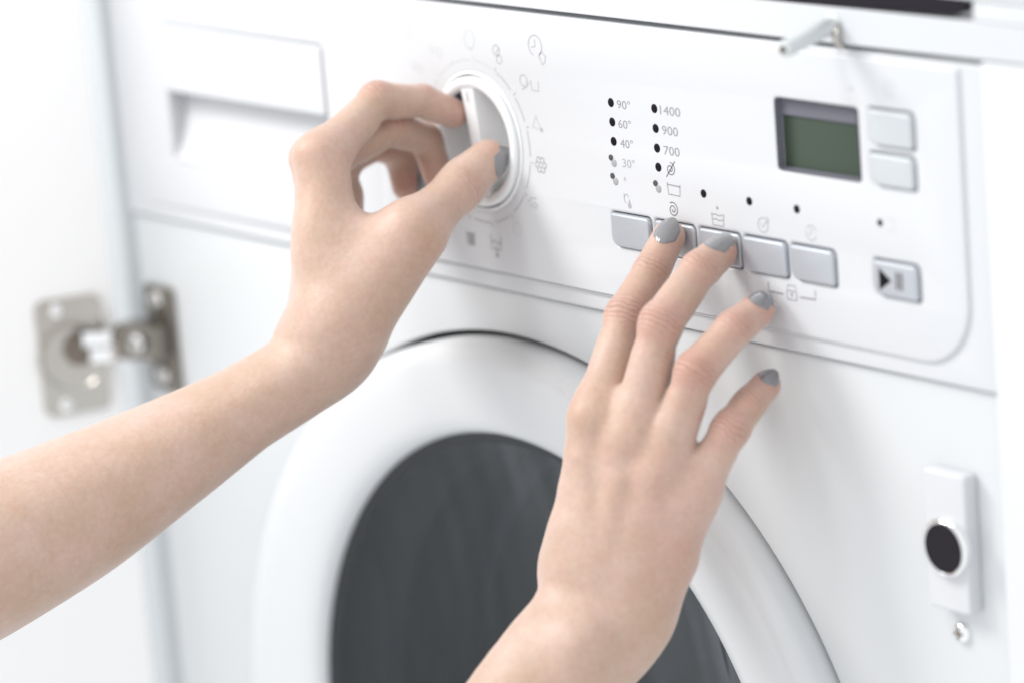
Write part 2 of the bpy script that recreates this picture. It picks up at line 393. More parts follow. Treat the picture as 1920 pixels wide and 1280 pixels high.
# temperature column: snowflake, hand-wash drop
cx, cz = 389.0, 59.4
sym([[(cx + 1.2 * math.cos(math.radians(a)), cz + 1.2 * math.sin(math.radians(a))), (cx - 1.2 * math.cos(math.radians(a)), cz - 1.2 * math.sin(math.radians(a)))] for a in (30, 90, 150)], 0.3, 'print_faint')
sym([[(387.8, 53.2), (387.8, 50.2), (389.0, 49.2)], arc(389.3, 51.8, 1.2, 0, 180, 10), ], 0.4, 'print_pale')
sym([('fill', arc(391.0, 48.3, 1.15, -225, 45, 14) + [(391.0, 51.2)])], 0.4, 'print_pale')
# spin column
sym([spiral(418.4, 66.6, 0.5, 2.9, 1.7, 200)], 0.45, 'print_dark'); sym([[(415.6, 63.2), (421.4, 70.2)]], 0.5, 'print_dark')
sym([[(415.8, 61.0), (416.2, 56.2), (423.2, 56.0), (423.6, 60.6)], [(415.9, 60.2), (423.5, 59.9)]], 0.5, 'print')
sym([spiral(418.4, 49.9, 0.4, 3.2, 1.9, 160)], 0.48, 'print_dark')
# rinse plus tub
sym([[(442.0, 51.6), (442.4, 46.6), (448.8, 46.6), (449.2, 51.6)], [(442.6, 50.9), (444.4, 51.2), (446.0, 50.7), (448.6, 51.1)], [(442.7, 48.9), (444.4, 49.3), (446.2, 48.7), (448.6, 49.1)]], 0.45, 'print')
sym([[(445.6, 53.0), (445.6, 54.6)], [(444.8, 53.8), (446.4, 53.8)]], 0.45, 'print')
# clock with arrow, clock
sym([arc(472.4, 50.0, 2.9, 60, 400), [(471.0, 50.6), (472.2, 49.2), (475.2, 52.4)], [(474.0, 53.4), (475.8, 52.8), (475.6, 51.2)]], 0.42, 'print_pale')
sym([arc(500.2, 50.2, 2.9, 20, 150, 12), arc(500.2, 50.2, 2.9, 175, 340, 16), [(500.2, 52.0), (500.2, 50.0), (498.8, 49.4)]], 0.42, 'print_pale')
# child lock bracket and padlock
sym([[(473.4, 27.2), (473.4, 23.4), (482.0, 23.3)], [(491.6, 23.3), (500.4, 23.5), (500.4, 27.2)]], 0.5, 'print_dark')
sym([rrect(484.0, 21.6, 489.6, 25.2, 0.6, 4) + [(484.0, 22.2)], [(484.4, 25.6), (484.6, 27.4), (489.2, 27.4), (489.4, 25.8)], [(486.8, 22.5), (486.8, 24.4)], [(486.0, 23.7), (486.8, 24.5), (487.6, 23.7)]], 0.42, 'print')
# marks round the square buttons
sym([arc(548.4, 111.0, 3.0, 30, 330), [(548.4, 112.8), (548.4, 111.0), (549.8, 110.2)]], 0.4, 'print_faint')
sym([('fill', rrect(525.5, 108.6, 528.5, 110.2, 0.4))], 0.4, 'print_faint')
sym([rrect(542.6, 56.6, 546.8, 61.0, 0.6, 4)], 0.35, 'print_faint')

# programme scale round the knob
RS = 35.5
ticks = [112.6 - 24.3 * k for k in range(15)]
for a in ticks:
    mt = 'print' if -125 < a < -66 else ('print_pale' if -70 < a < 75 else 'print_faint')  # marks further round are paler, glare put into their print
    lines = [arc(KC[0], KC[1], RS, a - 2.0, a - 20.0, 10), [(KC[0] + RS * math.cos(math.radians(a)), KC[1] + RS * math.sin(math.radians(a))), (KC[0] + (RS + 1.8) * math.cos(math.radians(a)), KC[1] + (RS + 1.8) * math.sin(math.radians(a)))]]
    strokes('scale_mark', lines, 0.5, mt, cp)
sym([arc(247.8, 109.7, 2.0, 0, 360, 14)], 0.4, 'print_faint')
sym([[(262.6, 105.4), (264.2, 100.6), (265.8, 105.0)], arc(269.4, 102.0, 2.0, 0, 360, 14)], 0.4, 'print_faint')
sym([[(248.0, 97.0), (250.0, 92.4), (252.0, 97.0)], arc(254.6, 93.8, 1.8, 0, 360, 14)], 0.4, 'print_faint')
sym([arc(291.5, 109.8, 4.0, 100, 440, 26, 0.86), [(291.0, 105.8), (293.0, 105.0)]], 0.4, 'print_faint')
sym([arc(309.6, 106.4, 2.3, 0, 360, 18), arc(311.2, 102.6, 1.8, 0, 360, 16), [(309.0, 105.2), (311.6, 107.4)]], 0.42, 'print_pale')
sym([arc(336.4, 110.6, 4.4, -60, 250, 26), [(336.4, 113.4), (336.4, 110.2), (333.8, 109.8)], [(338.4, 106.4), (340.4, 108.4), (342.8, 106.6), (342.4, 104.2), (340.6, 102.8), (338.4, 106.4)]], 0.45, 'print_pale')
sym([arc(326.8, 95.0, 2.4, -40, 300, 18), [(325.4, 91.0), (328.6, 92.4), (330.4, 94.4)], [(331.6, 95.6), (332.0, 91.4), (336.4, 91.2), (336.8, 95.4)]], 0.42, 'print_pale')
sym([[(333.2, 80.4), (330.6, 75.4), (336.4, 74.6), (333.2, 80.4)], arc(336.6, 74.6, 0.7, 0, 360, 8)], 0.42, 'print_pale')
sym([arc(334.2, 59.4, 1.3, 0, 360, 12)] + [arc(334.2 + 2.5 * math.cos(math.radians(a)), 59.4 + 2.5 * math.sin(math.radians(a)), 1.15, a - 120, a + 120, 8) for a in range(0, 360, 60)], 0.42, 'print')
sym([[(323.6, 42.2), (326.2, 44.4), (329.6, 44.4)], [(324.6, 41.4), (328.8, 40.0), (330.0, 41.4), (326.6, 42.6)]], 0.42, 'print_pale')
sym([arc(314.6, 29.4, 2.8, 0, 360, 18)], 0.4, 'print_faint')
sym([[(278.2, 24.2), (278.6, 18.4), (283.4, 18.2), (283.8, 24.0)], [(279.0, 23.0), (283.4, 22.8)], [(279.0, 21.4), (283.4, 21.2)], [(279.0, 19.8), (283.4, 19.6)], [(280.4, 24.0), (280.6, 18.4)], [(282.0, 24.0), (282.0, 18.4)]], 0.6, 'print')
sym([[(295.4, 24.8), (296.0, 18.6), (302.0, 18.4), (302.6, 24.4)], [(296.0, 21.4), (298.6, 22.4), (300.4, 21.0), (302.2, 21.8)], [(299.0, 20.6), (299.0, 15.2)], [(297.8, 16.6), (299.0, 14.6), (300.2, 16.6)]], 0.5, 'print')

# programme knob: bezel ring, dished body and the bar across it
lathe('knob_bezel', [(30.6, -1.0), (30.6, 0.15), (30.0, 0.7), (29.2, 0.5), (28.9, -4.0)], KC, 'knob', wm, 128)
kn = lathe('programme_knob', [(28.4, -6.0), (28.4, 1.0), (28.0, 2.0), (27.0, 2.6), (25.4, 2.5), (24.0, 1.9), (23.2, 0.8), (22.8, -1.0), (22.4, -8.0), (21.2, -11.0), (18.5, -12.4), (0, -12.8)], KC, 'knob', wm, 128)
ta = math.radians(97.5); T = Vector((math.cos(ta), math.sin(ta))); S = Vector((math.sin(ta), -math.cos(ta)))
V, F = [], []
secs = []
for i in range(25):
    s = -23.4 + 46.8 * i / 24
    e = abs(s) / 23.4
    hw = 3.9 + 0.8 * e ** 2
    dtop = 1.7 + 0.4 * e ** 3
    prof = [(-hw - 1.5, -12.6), (-hw - 0.3, -6.0), (-hw, dtop - 1.3), (-hw + 0.35, dtop - 0.35), (-hw + 1.2, dtop), (hw - 1.2, dtop), (hw - 0.35, dtop - 0.35), (hw, dtop - 1.3), (hw + 0.3, -6.0), (hw + 1.5, -12.6)]
    for a, d in prof:
        q = Vector(KC) + T * s + S * a; V.append((q.x, -d, q.y))
m = 10
for i in range(24):
    for j in range(m - 1): F.append((i * m + j, i * m + j + 1, (i + 1) * m + j + 1, (i + 1) * m + j))
F += [tuple(range(m)), tuple(range(24 * m, 25 * m))]
mesh_obj('grip_bar', V, F, 'knob', kn, True, 45)
for a0 in (-86, 100):
    lathe('finger_slot', [(23.1, 0.5), (22.55, -1.0), (22.15, -8.0), (20.9, -10.8)], KC, 'bezel', kn, 20, a0=a0, a1=a0 + 36)
q = Vector(KC) + T * 20
strokes('pointer_mark', [[tuple(q - T * 2.2), tuple(q + T * 2.2)]], 1.0, 'print_faint', kn, 2.2)

# loading door: rim ring, glass bowl, gasket, drum
def lift(r): return 13.0 * min(max((214 - r) / 50.0, 0.0), 1.0)          # the window sits a little high in its ring
prof = [(214, -16), (219.4, -14), (219.6, 3.0), (218.6, 6.5), (216.4, 9.2), (213.0, 10.8), (208.0, 11.2), (198, 10.4), (188, 9.2), (177, 7.4), (169.5, 5.4), (166, 3.2), (164.4, 0.0), (164.0, -6)]
door = lathe('door_ring', prof, DC, 'door_ring', wm, 200, 50, lift=lift)
lathe('door_gasket', [(222.0, -17), (219.9, -10), (216, -15)], DC, 'rubber', wm, 120)
gl = lathe('door_glass', [(164.6, -1.5), (156, -4.0), (140, -8.5), (118, -13.5), (90, -18), (60, -21), (30, -22.6), (0, -23)], GC, 'glass', wm, 160, 60)
lathe('glass_edge', [(164.5, -0.9), (159.5, -2.6), (158.5, -3.6), (159.0, -4.6)], GC, 'rubber', gl, 160, 60)
M['bellows'] = simple('bellows_rubber', (0.17, 0.165, 0.165), 0.5)
lathe('drum_mouth', [(164.2, -5.5), (163.0, -14), (160, -24), (153, -30), (150, -36), (156, -44), (158, -52), (151, -60), (149, -68), (155, -78), (160, -92)], GC, 'bellows', wm, 120, 60)
drum = lathe('drum', [(158, -92), (215, -96), (222, -120), (222, -380), (205, -392), (0, -392)], DC, 'steel_drum', wm, 120)
for a in (70, 190, 310):
    a = math.radians(a); u = Vector((math.cos(a), math.sin(a))); v = Vector((-u.y, u.x)); c0 = Vector(DC) + u * 221
    V = []
    for y in (125, 375):
        for q in (c0 + v * 34, c0 - u * 38 + v * 12, c0 - u * 46, c0 - u * 38 - v * 12, c0 - v * 34): V.append((q.x, y, q.y))
    mesh_obj('drum_lifter', V, [(i, i + 1, i + 6, i + 5) for i in range(4)] + [(0, 1, 2, 3, 4), (9, 8, 7, 6, 5)], 'steel_drum', wm)
box('door_latch', (DC[0] + 150, 40, DC[1] - 20), (DC[0] + 158, 52, DC[1] + 20), 'black', wm)

# ================================================================== fittings on the front
mc = plate('magnetic_catch', rrect(558.5, -88.6, 580.2, -33.6, 1.4), [], 3.4, 7.4, 1.0, 'plastic', wm)
mc['label'] = 'white magnetic catch with round black magnet'
lathe('magnet_collar', [(11.6, 3.0), (11.6, 5.6), (11.2, 6.4), (10.4, 6.8), (9.9, 6.5), (9.7, 5.8)], (570.6, -62.6), 'chrome', mc, 64)
lathe('magnet', [(9.75, 4.0), (9.75, 6.1), (9.3, 6.6), (0, 6.75)], (570.6, -62.6), 'black', mc, 64)
SX, SZ = 568.6, -99.2
sw = lathe('screw', [(4.2, -4.2), (4.2, -3.0), (3.7, -2.0), (2.6, -1.35), (1.2, -1.1), (0, -1.05)], (SX, SZ), 'chrome', wm, 40)
sw['label'] = 'small silver cross-head screw'
plate('screw_slot', rrect(SX - 2.4, SZ - 0.5, SX + 2.4, SZ + 0.5, 0.2), [], -0.95, 0.5, 0.05, 'nickel_dark', sw)
plate('screw_slot', rrect(SX - 0.5, SZ - 2.4, SX + 0.5, SZ + 2.4, 0.2), [], -0.90, 0.5, 0.05, 'nickel_dark', sw)
dp = tube('stop_pin', [(519.6, 0.5, 133.2), (520.2, -4, 133.0), (521.4, -26.5, 129.0), (521.5, -27.8, 128.8), (521.55, -28.2, 128.75)], [3.5, 3.5, 3.4, 3.1, 2.4], 'zinc', cab)
dp['label'] = 'pale grey pin sticking out of the rail'
tube('pin_tip', [(521.55, -28.15, 128.75), (521.6, -29.0, 128.65)], [1.5, 1.3], 'nickel_dark', dp)
tube('bent_tab', [(522.6, -0.8, 134.0), (523.4, -2.8, 131.0), (523.6, -3.0, 128.0), (524.0, -1.0, 125.4), (524.6, -0.6, 124.6)], [1.6, 1.5, 1.4, 1.3, 1.0], 'nickel', dp, 12)
lathe('pin_flange', [(4.6, 0.0), (4.6, 0.8), (3.6, 1.2), (3.1, 1.3)], (519.7, 133.2), 'zinc', dp, 32)

# cabinet door, standing open on the left
cd = plate('cabinet_door', [(0, -620), (596, -620), (596, 190), (0, 190)], [], 18, 18, 1.0, 'cabinet', cab)
cd['label'] = 'white cabinet door standing wide open'
# local x runs along the door from its hinge edge; local front (-y) is the inner face
DOOR_ANG = math.radians(-107.0)
cd.rotation_euler = (0, 0, DOOR_ANG)
cd.location = (-0.004, -0.010, 0)
def on_door(s, out, z):
    """point s mm from the hinge edge, out mm proud of the inner face"""
    v = Matrix.Rotation(DOOR_ANG, 3, 'Z') @ Vector((s, out, 0))
    return (-4 + v.x, -10 + v.y, z)

# ------------------------------------------------------------------ hinge
def bar(name, sec, x_off, mat, par):
    V, F = [], []
    for (x, y, z0, z1, t) in sec: V += [(x, y, z0), (x, y, z1), (x + t[0], y + t[1], z1), (x + t[0], y + t[1], z0)]
    for i in range(len(sec) - 1):
        for j in range(4): F.append((4 * i + j, 4 * i + (j + 1) % 4, 4 * i + 4 + (j + 1) % 4, 4 * i + 4 + j))
    F += [(0, 1, 2, 3), tuple(4 * (len(sec) - 1) + j for j in (0, 1, 2, 3))]
    return mesh_obj(name, V, F, mat, par, True, 35)
hg = bar('door_hinge', [(26, 1.0, -70, -54, (0, -9)), (14, 0.0, -71, -53, (0, -12)), (4, -3.0, -71, -53, (1, -12)), (-1, -8.0, -70, -54, (5, -9))], 0, 'nickel_mid', cab)
hg['label'] = 'nickel plated hinge holding the open door'
def door_solid(name, outline, out0, out1, mat, parent):
    """prism on the door's inner face: outline in (s, z), from out0 to out1 mm proud"""
    n_ = len(outline)
    V = [on_door(s, out0, z) for s, z in outline] + [on_door(s, out1, z) for s, z in outline]
    F = [tuple(range(n_)), tuple(range(n_, 2 * n_))] + [(i, (i + 1) % n_, n_ + (i + 1) % n_, n_ + i) for i in range(n_)]
    return mesh_obj(name, V, F, mat, parent, True, 40)
def ring_solid(name, cs, cz, prof, mat, parent, n=40):
    V, F = [], []; m = len(prof)
    for k in range(n):
        a = 2 * math.pi * k / n
        V += [on_door(cs + r * math.cos(a), o, cz + r * math.sin(a)) for r, o in prof]
    for k in range(n):
        for i in range(m - 1): F.append((k * m + i, ((k + 1) % n) * m + i, ((k + 1) % n) * m + i + 1, k * m + i + 1))
    return mesh_obj(name, V, F, mat, parent, True, 40)
door_solid('cup_plate', rrect(7, -97, 41, -38, 5), 0.0, 1.6, 'nickel', hg)
ring_solid('hinge_cup', 24, -68, [(17.8, 1.2), (17.8, 2.6), (16.6, 2.8), (16.0, 2.2), (15.6, 1.75), (0.0, 1.70)], 'nickel', hg)
ring_solid('cup_shade_disc', 20, -64, [(9.0, 1.95), (0.0, 2.1)], 'nickel_dark', hg)  # flat dark disc painting the shade of the hole in the cup
for z in (-43.5, -91.5): ring_solid('cup_screw', 30, z, [(3.6, 1.4), (3.4, 2.6), (2.2, 3.5), (0, 3.9)], 'chrome', hg, 24)
plate('mounting_plate', rrect(6, -89, 31, -35.5, 3), [], -1.2, 2.8, 0.8, 'nickel_mid', hg)
for x, z in ((18.0, -42.4), (17.6, -80.6)): lathe('mounting_screw', [(4.6, -1.4), (4.6, 0.4), (4.2, 0.9), (0, 1.2)], (x, z), 'chrome', hg, 24)
lathe('arm_screw', [(4.8, 11.6), (4.8, 13.4), (4.3, 14.0), (0, 14.3)], (17.0, -62.0), 'chrome', hg, 24)
bar('outer_link', [(0, -12, -62.5, -55.5, (3, -1.5)), (3, -19, -62.5, -55.5, (3, -1)), (1, -27, -62.5, -55.5, (3, 1)), (-3, -31, -62.5, -55.5, (2, 1.5))], 0, 'chrome', hg)
bar('inner_link', [(-1, -10, -71.5, -64.5, (3, -1.5)), (1, -16, -71.5, -64.5, (3, -1)), (-1, -23, -71.5, -64.5, (3, 1)), (-4, -27, -71.5, -64.5, (2, 1.5))], 0, 'chrome', hg)
tube('hinge_pin', [(2.5, -13, -73), (2.5, -13, -54)], [1.8, 1.8], 'chrome', hg, 12)


# ================================================================== PERSON: two arms
J = {
    'R_index': [[423.2, -7.4, 41.0], [425.7, -20.0, 29.3], [430.1, -38.5, 15.3], [441.9, -67.4, -18.8]],
    'R_middle': [[454.0, -7.6, 38.5], [456.1, -20.7, 34.0], [457.9, -43.7, 17.5], [457.2, -62.3, -26.2]],
    'R_ring': [[476.6, -9.0, 18.6], [478.9, -24.5, 14.0], [475.7, -42.5, 0.6], [468.7, -58.9, -38.0]],
    'R_pinky': [[481.6, -12.0, -10.9], [483.8, -23.5, -15.8], [485.7, -35.9, -23.2], [477.7, -51.8, -49.5]],
    'R_wrist': [[454.8, -79.9, -86.7]],
    'R_fore': [[451.2, -107.0, -112.8], [449.1, -144.0, -147.3], [446.5, -176.6, -177.6]],
    'R_carp_rad': [[444.9, -83.5, -72.3]],
    'R_carp_uln': [[466.8, -69.6, -79.2]],
    'R_uln': [[470.8, -58.3, -72.6], [465.7, -73.2, -92.8], [460.3, -92.6, -110.8]],
    'R_thumb': [[396.9, -13.6, -41.8], [400.7, -28.7, -45.6], [415.0, -50.2, -56.8], [430.5, -72.4, -77.9]],
    'L_index': [[278.0, -1.0, 77.1], [273.7, -14.7, 84.0], [272.2, -37.0, 88.0], [279.7, -74.7, 71.1]],
    'L_middle': [[269.6, -6.0, 48.9], [262.4, -5.2, 64.6], [264.3, -24.7, 73.0], [264.2, -66.2, 66.9]],
    'L_ring': [[246.8, -7.0, 41.8], [242.9, -5.6, 55.5], [247.6, -19.7, 63.8], [251.3, -57.3, 59.3]],
    'L_pinky': [[227.0, -2.4, 60.0], [228.3, -7.7, 63.5], [233.8, -20.5, 64.4], [241.3, -48.1, 51.7]],
    'L_thumb': [[307.2, -6.0, 60.2], [308.7, -24.6, 51.5], [314.6, -56.0, 38.5], [303.2, -83.5, 7.7]],
    'L_wrist': [[287.2, -87.2, -12.8]],
    'L_fore': [[272.8, -123.2, -30.3], [261.3, -157.7, -45.2], [251.0, -197.3, -59.7], [240.5, -241.3, -71.9], [226.0, -294.8, -86.1]],
    'L_carp_rad': [[298.4, -89.6, 3.7]],
    'L_carp_uln': [[270.3, -77.5, -9.9]]}

J = {k: [np.array(q, float) for q in v] for k, v in J.items()}
VIEW = np.array((-0.770, 0.591, -0.240))       # horizontal reach of the arms' sideways axes is given in these three directions
RIGHT = np.array((0.622, 0.779, -0.078)); UPW = np.array((-0.141, 0.209, 0.968))
def unit(v): return v / np.linalg.norm(v)
# --- distance-field primitives: (a, b, ra, rb, n, f): tapered capsule, flattened by f along n
def cone(a, b, ra, rb, n=None, f=1.0): return (np.asarray(a, float), np.asarray(b, float), ra, rb, n, f)
CULL = None
def d_cone(P, c):
    a, b, ra, rb, n, f = c
    ab = b - a; L2 = max(ab @ ab, 1e-9)
    if CULL is not None:
        cc, R_ = CULL; tt = min(max((cc - a) @ ab / L2, 0), 1)
        if np.linalg.norm(cc - a - tt * ab) - R_ - max(ra, rb) > 22: return np.full(len(P), 1e3)
    t = np.clip((P - a) @ ab / L2, 0, 1)
    q = P - a - t[:, None] * ab
    r = ra + (rb - ra) * t
    if n is None: return np.sqrt((q * q).sum(1)) - r
    qn = q @ n
    m = (q * q).sum(1) - qn * qn
    return (np.sqrt(np.maximum(m, 0) + (qn / f) ** 2) - r) * (0.5 + 0.5 * f)
def limb(pts, radii, n, fs, m=6):
    """list of short tapered pieces along a smooth curve through pts"""
    P = [np.asarray(p, float) for p in pts]; X = []
    for i in range(len(P) - 1):
        p0, p1, p2, p3 = P[max(i - 1, 0)], P[i], P[i + 1], P[min(i + 2, len(P) - 1)]
        for k in range(m):
            t = k / m
            c = 0.5 * (2 * p1 + (p2 - p0) * t + (2 * p0 - 5 * p1 + 4 * p2 - p3) * t * t + (3 * p1 - p0 - 3 * p2 + p3) * t ** 3)
            s = t * t * (3 - 2 * t)
            X.append((c, radii[i] + (radii[i + 1] - radii[i]) * t, fs[i] + (fs[i + 1] - fs[i]) * t))
    X.append((P[-1], radii[-1], fs[-1]))
    return [cone(a[0], b[0], a[1], b[1], n, (a[2] + b[2]) / 2) for a, b in zip(X, X[1:])]
def smin(a, b, k):
    if k <= 0: return np.minimum(a, b)
    h = np.maximum(k - np.abs(a - b), 0) / k
    return np.minimum(a, b) - h * h * k * 0.25
def d_group(P, prims, k):
    d = d_cone(P, prims[0][0] if isinstance(prims[0], list) else prims[0])
    for c in prims[1:]: d = smin(d, d_cone(P, c), k)
    return d
class Arm:
    kp = 12.0
    def __init__(s): s.palm = []; s.palm2 = []; s.fingers = []; s.cuts = []; s.limb = []
    def sdf(s, P):
        d = d_group(P, s.palm, s.kp)
        if s.limb:
            l = d_cone(P, s.limb[0])
            for c in s.limb[1:]: l = smin(l, d_cone(P, c), 1.0)
            d = smin(d, l, 14.0)
        if s.palm2:
            for c, k in s.palm2: d = smin(d, d_cone(P, c), k)
        out = d
        for pr, kf, kj in s.fingers:
            out = smin(out, smin(d, d_group(P, pr, kf), kj), 0.8)
        for a, r, depth, axis in s.cuts:                      # shallow rounded furrows
            q = P - a; t = q @ axis; rad = np.sqrt(np.maximum((q * q).sum(1) - t * t, 0))
            out = out + depth * np.exp(-(t / 0.9) ** 2) * np.exp(-(rad / r) ** 4)
        return out
    def prims(s):
        return s.palm + s.limb + [c for c, k in s.palm2] + [c for pr, a, b in s.fingers for c in pr]
def evaluate(arm, P, cell=28.0):
    """distance at many points, worked through in spatial clusters so that far primitives can be skipped"""
    global CULL
    key = np.floor(P / cell).astype(np.int64); key = (key[:, 0] + 500) * 1000000 + (key[:, 1] + 500) * 1000 + key[:, 2] + 500
    od = np.argsort(key, kind='stable'); ks = key[od]
    cut = np.concatenate([[0], np.nonzero(np.diff(ks))[0] + 1, [len(P)]])
    out = np.empty(len(P))
    for a, b in zip(cut[:-1], cut[1:]):
        if a == b: continue
        ii = od[a:b]; Q = P[ii]; lo, hi = Q.min(0), Q.max(0)
        CULL = ((lo + hi) / 2, np.linalg.norm(hi - lo) / 2)
        out[ii] = arm.sdf(Q)
    CULL = None
    return out
def surface(arm, h):
    """surface nets over a sparse grid of step h, then vertices pulled onto the true surface"""
    pr = arm.prims()
    lo = np.min([np.minimum(c[0] - c[2], c[1] - c[3]) for c in pr], 0) - 6
    hi = np.max([np.maximum(c[0] + c[2], c[1] + c[3]) for c in pr], 0) + 6
    B = 8
    nb = np.ceil((hi - lo) / (h * B)).astype(int)
    g = np.stack(np.meshgrid(*[np.arange(k) for k in nb], indexing='ij'), -1).reshape(-1, 3)
    cen = lo + (g + 0.5) * B * h
    dc = arm.sdf(cen)
    act = np.abs(dc) < B * h * 0.87 * 1.3 + 1.5
    Fd = np.where(dc > 0, 50.0, -50.0).astype(np.float32).reshape(nb)
    Fd = np.repeat(np.repeat(np.repeat(Fd, B, 0), B, 1), B, 2)
    loc = np.stack(np.meshgrid(*[np.arange(B)] * 3, indexing='ij'), -1).reshape(-1, 3)
    ga = g[act]
    idx = (ga[:, None, :] * B + loc[None]).reshape(-1, 3)
    Fd[idx[:, 0], idx[:, 1], idx[:, 2]] = evaluate(arm, lo + idx * h)
    ins = Fd < 0
    cnt = np.zeros(tuple(np.array(Fd.shape) - 1), np.uint8)
    for a in (0, 1):
        for b in (0, 1):
            for c in (0, 1):
                cnt += ins[a:ins.shape[0] - 1 + a, b:ins.shape[1] - 1 + b, c:ins.shape[2] - 1 + c]
    cells = np.argwhere((cnt > 0) & (cnt < 8))
    cid = np.full(cnt.shape, -1, np.int32); cid[cells[:, 0], cells[:, 1], cells[:, 2]] = np.arange(len(cells))
    acc = np.zeros((len(cells), 3)); num = np.zeros(len(cells))
    cor = [np.array((a, b, c)) for a in (0, 1) for b in (0, 1) for c in (0, 1)]
    for i in range(8):
        for j in range(i + 1, 8):
            if np.abs(cor[i] - cor[j]).sum() != 1: continue
            A = cells + cor[i]; Bc = cells + cor[j]
            fa = Fd[A[:, 0], A[:, 1], A[:, 2]].astype(float); fb = Fd[Bc[:, 0], Bc[:, 1], Bc[:, 2]].astype(float)
            s = (fa < 0) != (fb < 0)
            t = np.where(s, fa / np.where(s, fa - fb, 1), 0)
            acc += np.where(s[:, None], A + (Bc - A) * t[:, None], 0); num += s
    V = lo + acc / num[:, None] * h
    quads = []
    for ax in range(3):
        o1, o2 = [(1, 2), (2, 0), (0, 1)][ax]
        sl = [slice(None)] * 3; sl2 = [slice(None)] * 3; sl[ax] = slice(0, -1); sl2[ax] = slice(1, None)
        e = np.argwhere(ins[tuple(sl)] != ins[tuple(sl2)])
        e = e[(e[:, o1] > 0) & (e[:, o2] > 0) & (e[:, o1] < cnt.shape[o1]) & (e[:, o2] < cnt.shape[o2])]
        def cell(d1, d2):
            q = e.copy(); q[:, o1] += d1; q[:, o2] += d2
            return cid[q[:, 0], q[:, 1], q[:, 2]]
        q = np.stack([cell(-1, -1), cell(0, -1), cell(0, 0), cell(-1, 0)], 1)
        flip = ~ins[e[:, 0], e[:, 1], e[:, 2]]
        q[flip] = q[flip][:, ::-1]
        quads.append(q[(q >= 0).all(1)])
    Q = np.concatenate(quads)
    for it in range(2):
        d = evaluate(arm, V); G = np.zeros_like(V); e = 0.12
        for k in range(3):
            dv = np.zeros(3); dv[k] = e
            G[:, k] = (evaluate(arm, V + dv) - d) / e
        gl = np.maximum((G * G).sum(1), 0.15)
        V = V - np.clip(d / gl, -0.7 * h, 0.7 * h)[:, None] * G
    return V, Q
def quad_mesh(name, V, Q, mat, parent):
    me = bpy.data.meshes.new(name)
    me.vertices.add(len(V)); me.vertices.foreach_set('co', (V * MM).astype(np.float32).ravel())
    me.loops.add(Q.size); me.loops.foreach_set('vertex_index', Q.astype(np.int32).ravel())
    me.polygons.add(len(Q)); me.polygons.foreach_set('loop_start', np.arange(0, Q.size, 4, dtype=np.int32))
    me.update(calc_edges=True); me.validate()
    for p in me.polygons: p.use_smooth = True
    me.materials.append(M[mat])
    o = bpy.data.objects.new(name, me)
    return link(o, parent)
def finger(arm, ch, r, dors, kj=7.0, pad=True):
    """ch = tip, dip, pip, mcp ; r = radii at the same joints"""
    tip, dip, pip, mcp = ch; rt, rd, rp, rm = r
    t = unit(tip - dip); dv = unit(dors - (dors @ t) * t)
    pr = [cone(tip, dip, rt, rd), cone(dip, pip, rd * 0.985, rp * 0.95), cone(pip, mcp, rp * 0.96, rm)]
    pr.append(cone(pip - 0.02 * (pip - dip), pip + 0.02 * (mcp - pip), rp * 0.99, rp * 0.99))
    if pad:                                                   # soft finger pad and the bellies between the joints
        pr.append(cone(tip - dv * rt * 0.18, dip + (tip - dip) * 0.35 - dv * rd * 0.22, rt * 0.96, rd * 0.88))
        tm = unit(dip - pip); dm = unit(dors - (dors @ tm) * tm)
        pr.append(cone(dip + (pip - dip) * 0.35 - dm * 0.9, dip + (pip - dip) * 0.65 - dm * 0.9, rd * 0.96, rp * 0.92))
        tp = unit(pip - mcp); dpv = unit(dors - (dors @ tp) * tp)
        pr.append(cone(pip + (mcp - pip) * 0.30 - dpv * 1.2, pip + (mcp - pip) * 0.75 - dpv * 1.6, rp * 0.95, rm * 0.93))
    arm.fingers.append((pr, 3.5, kj))
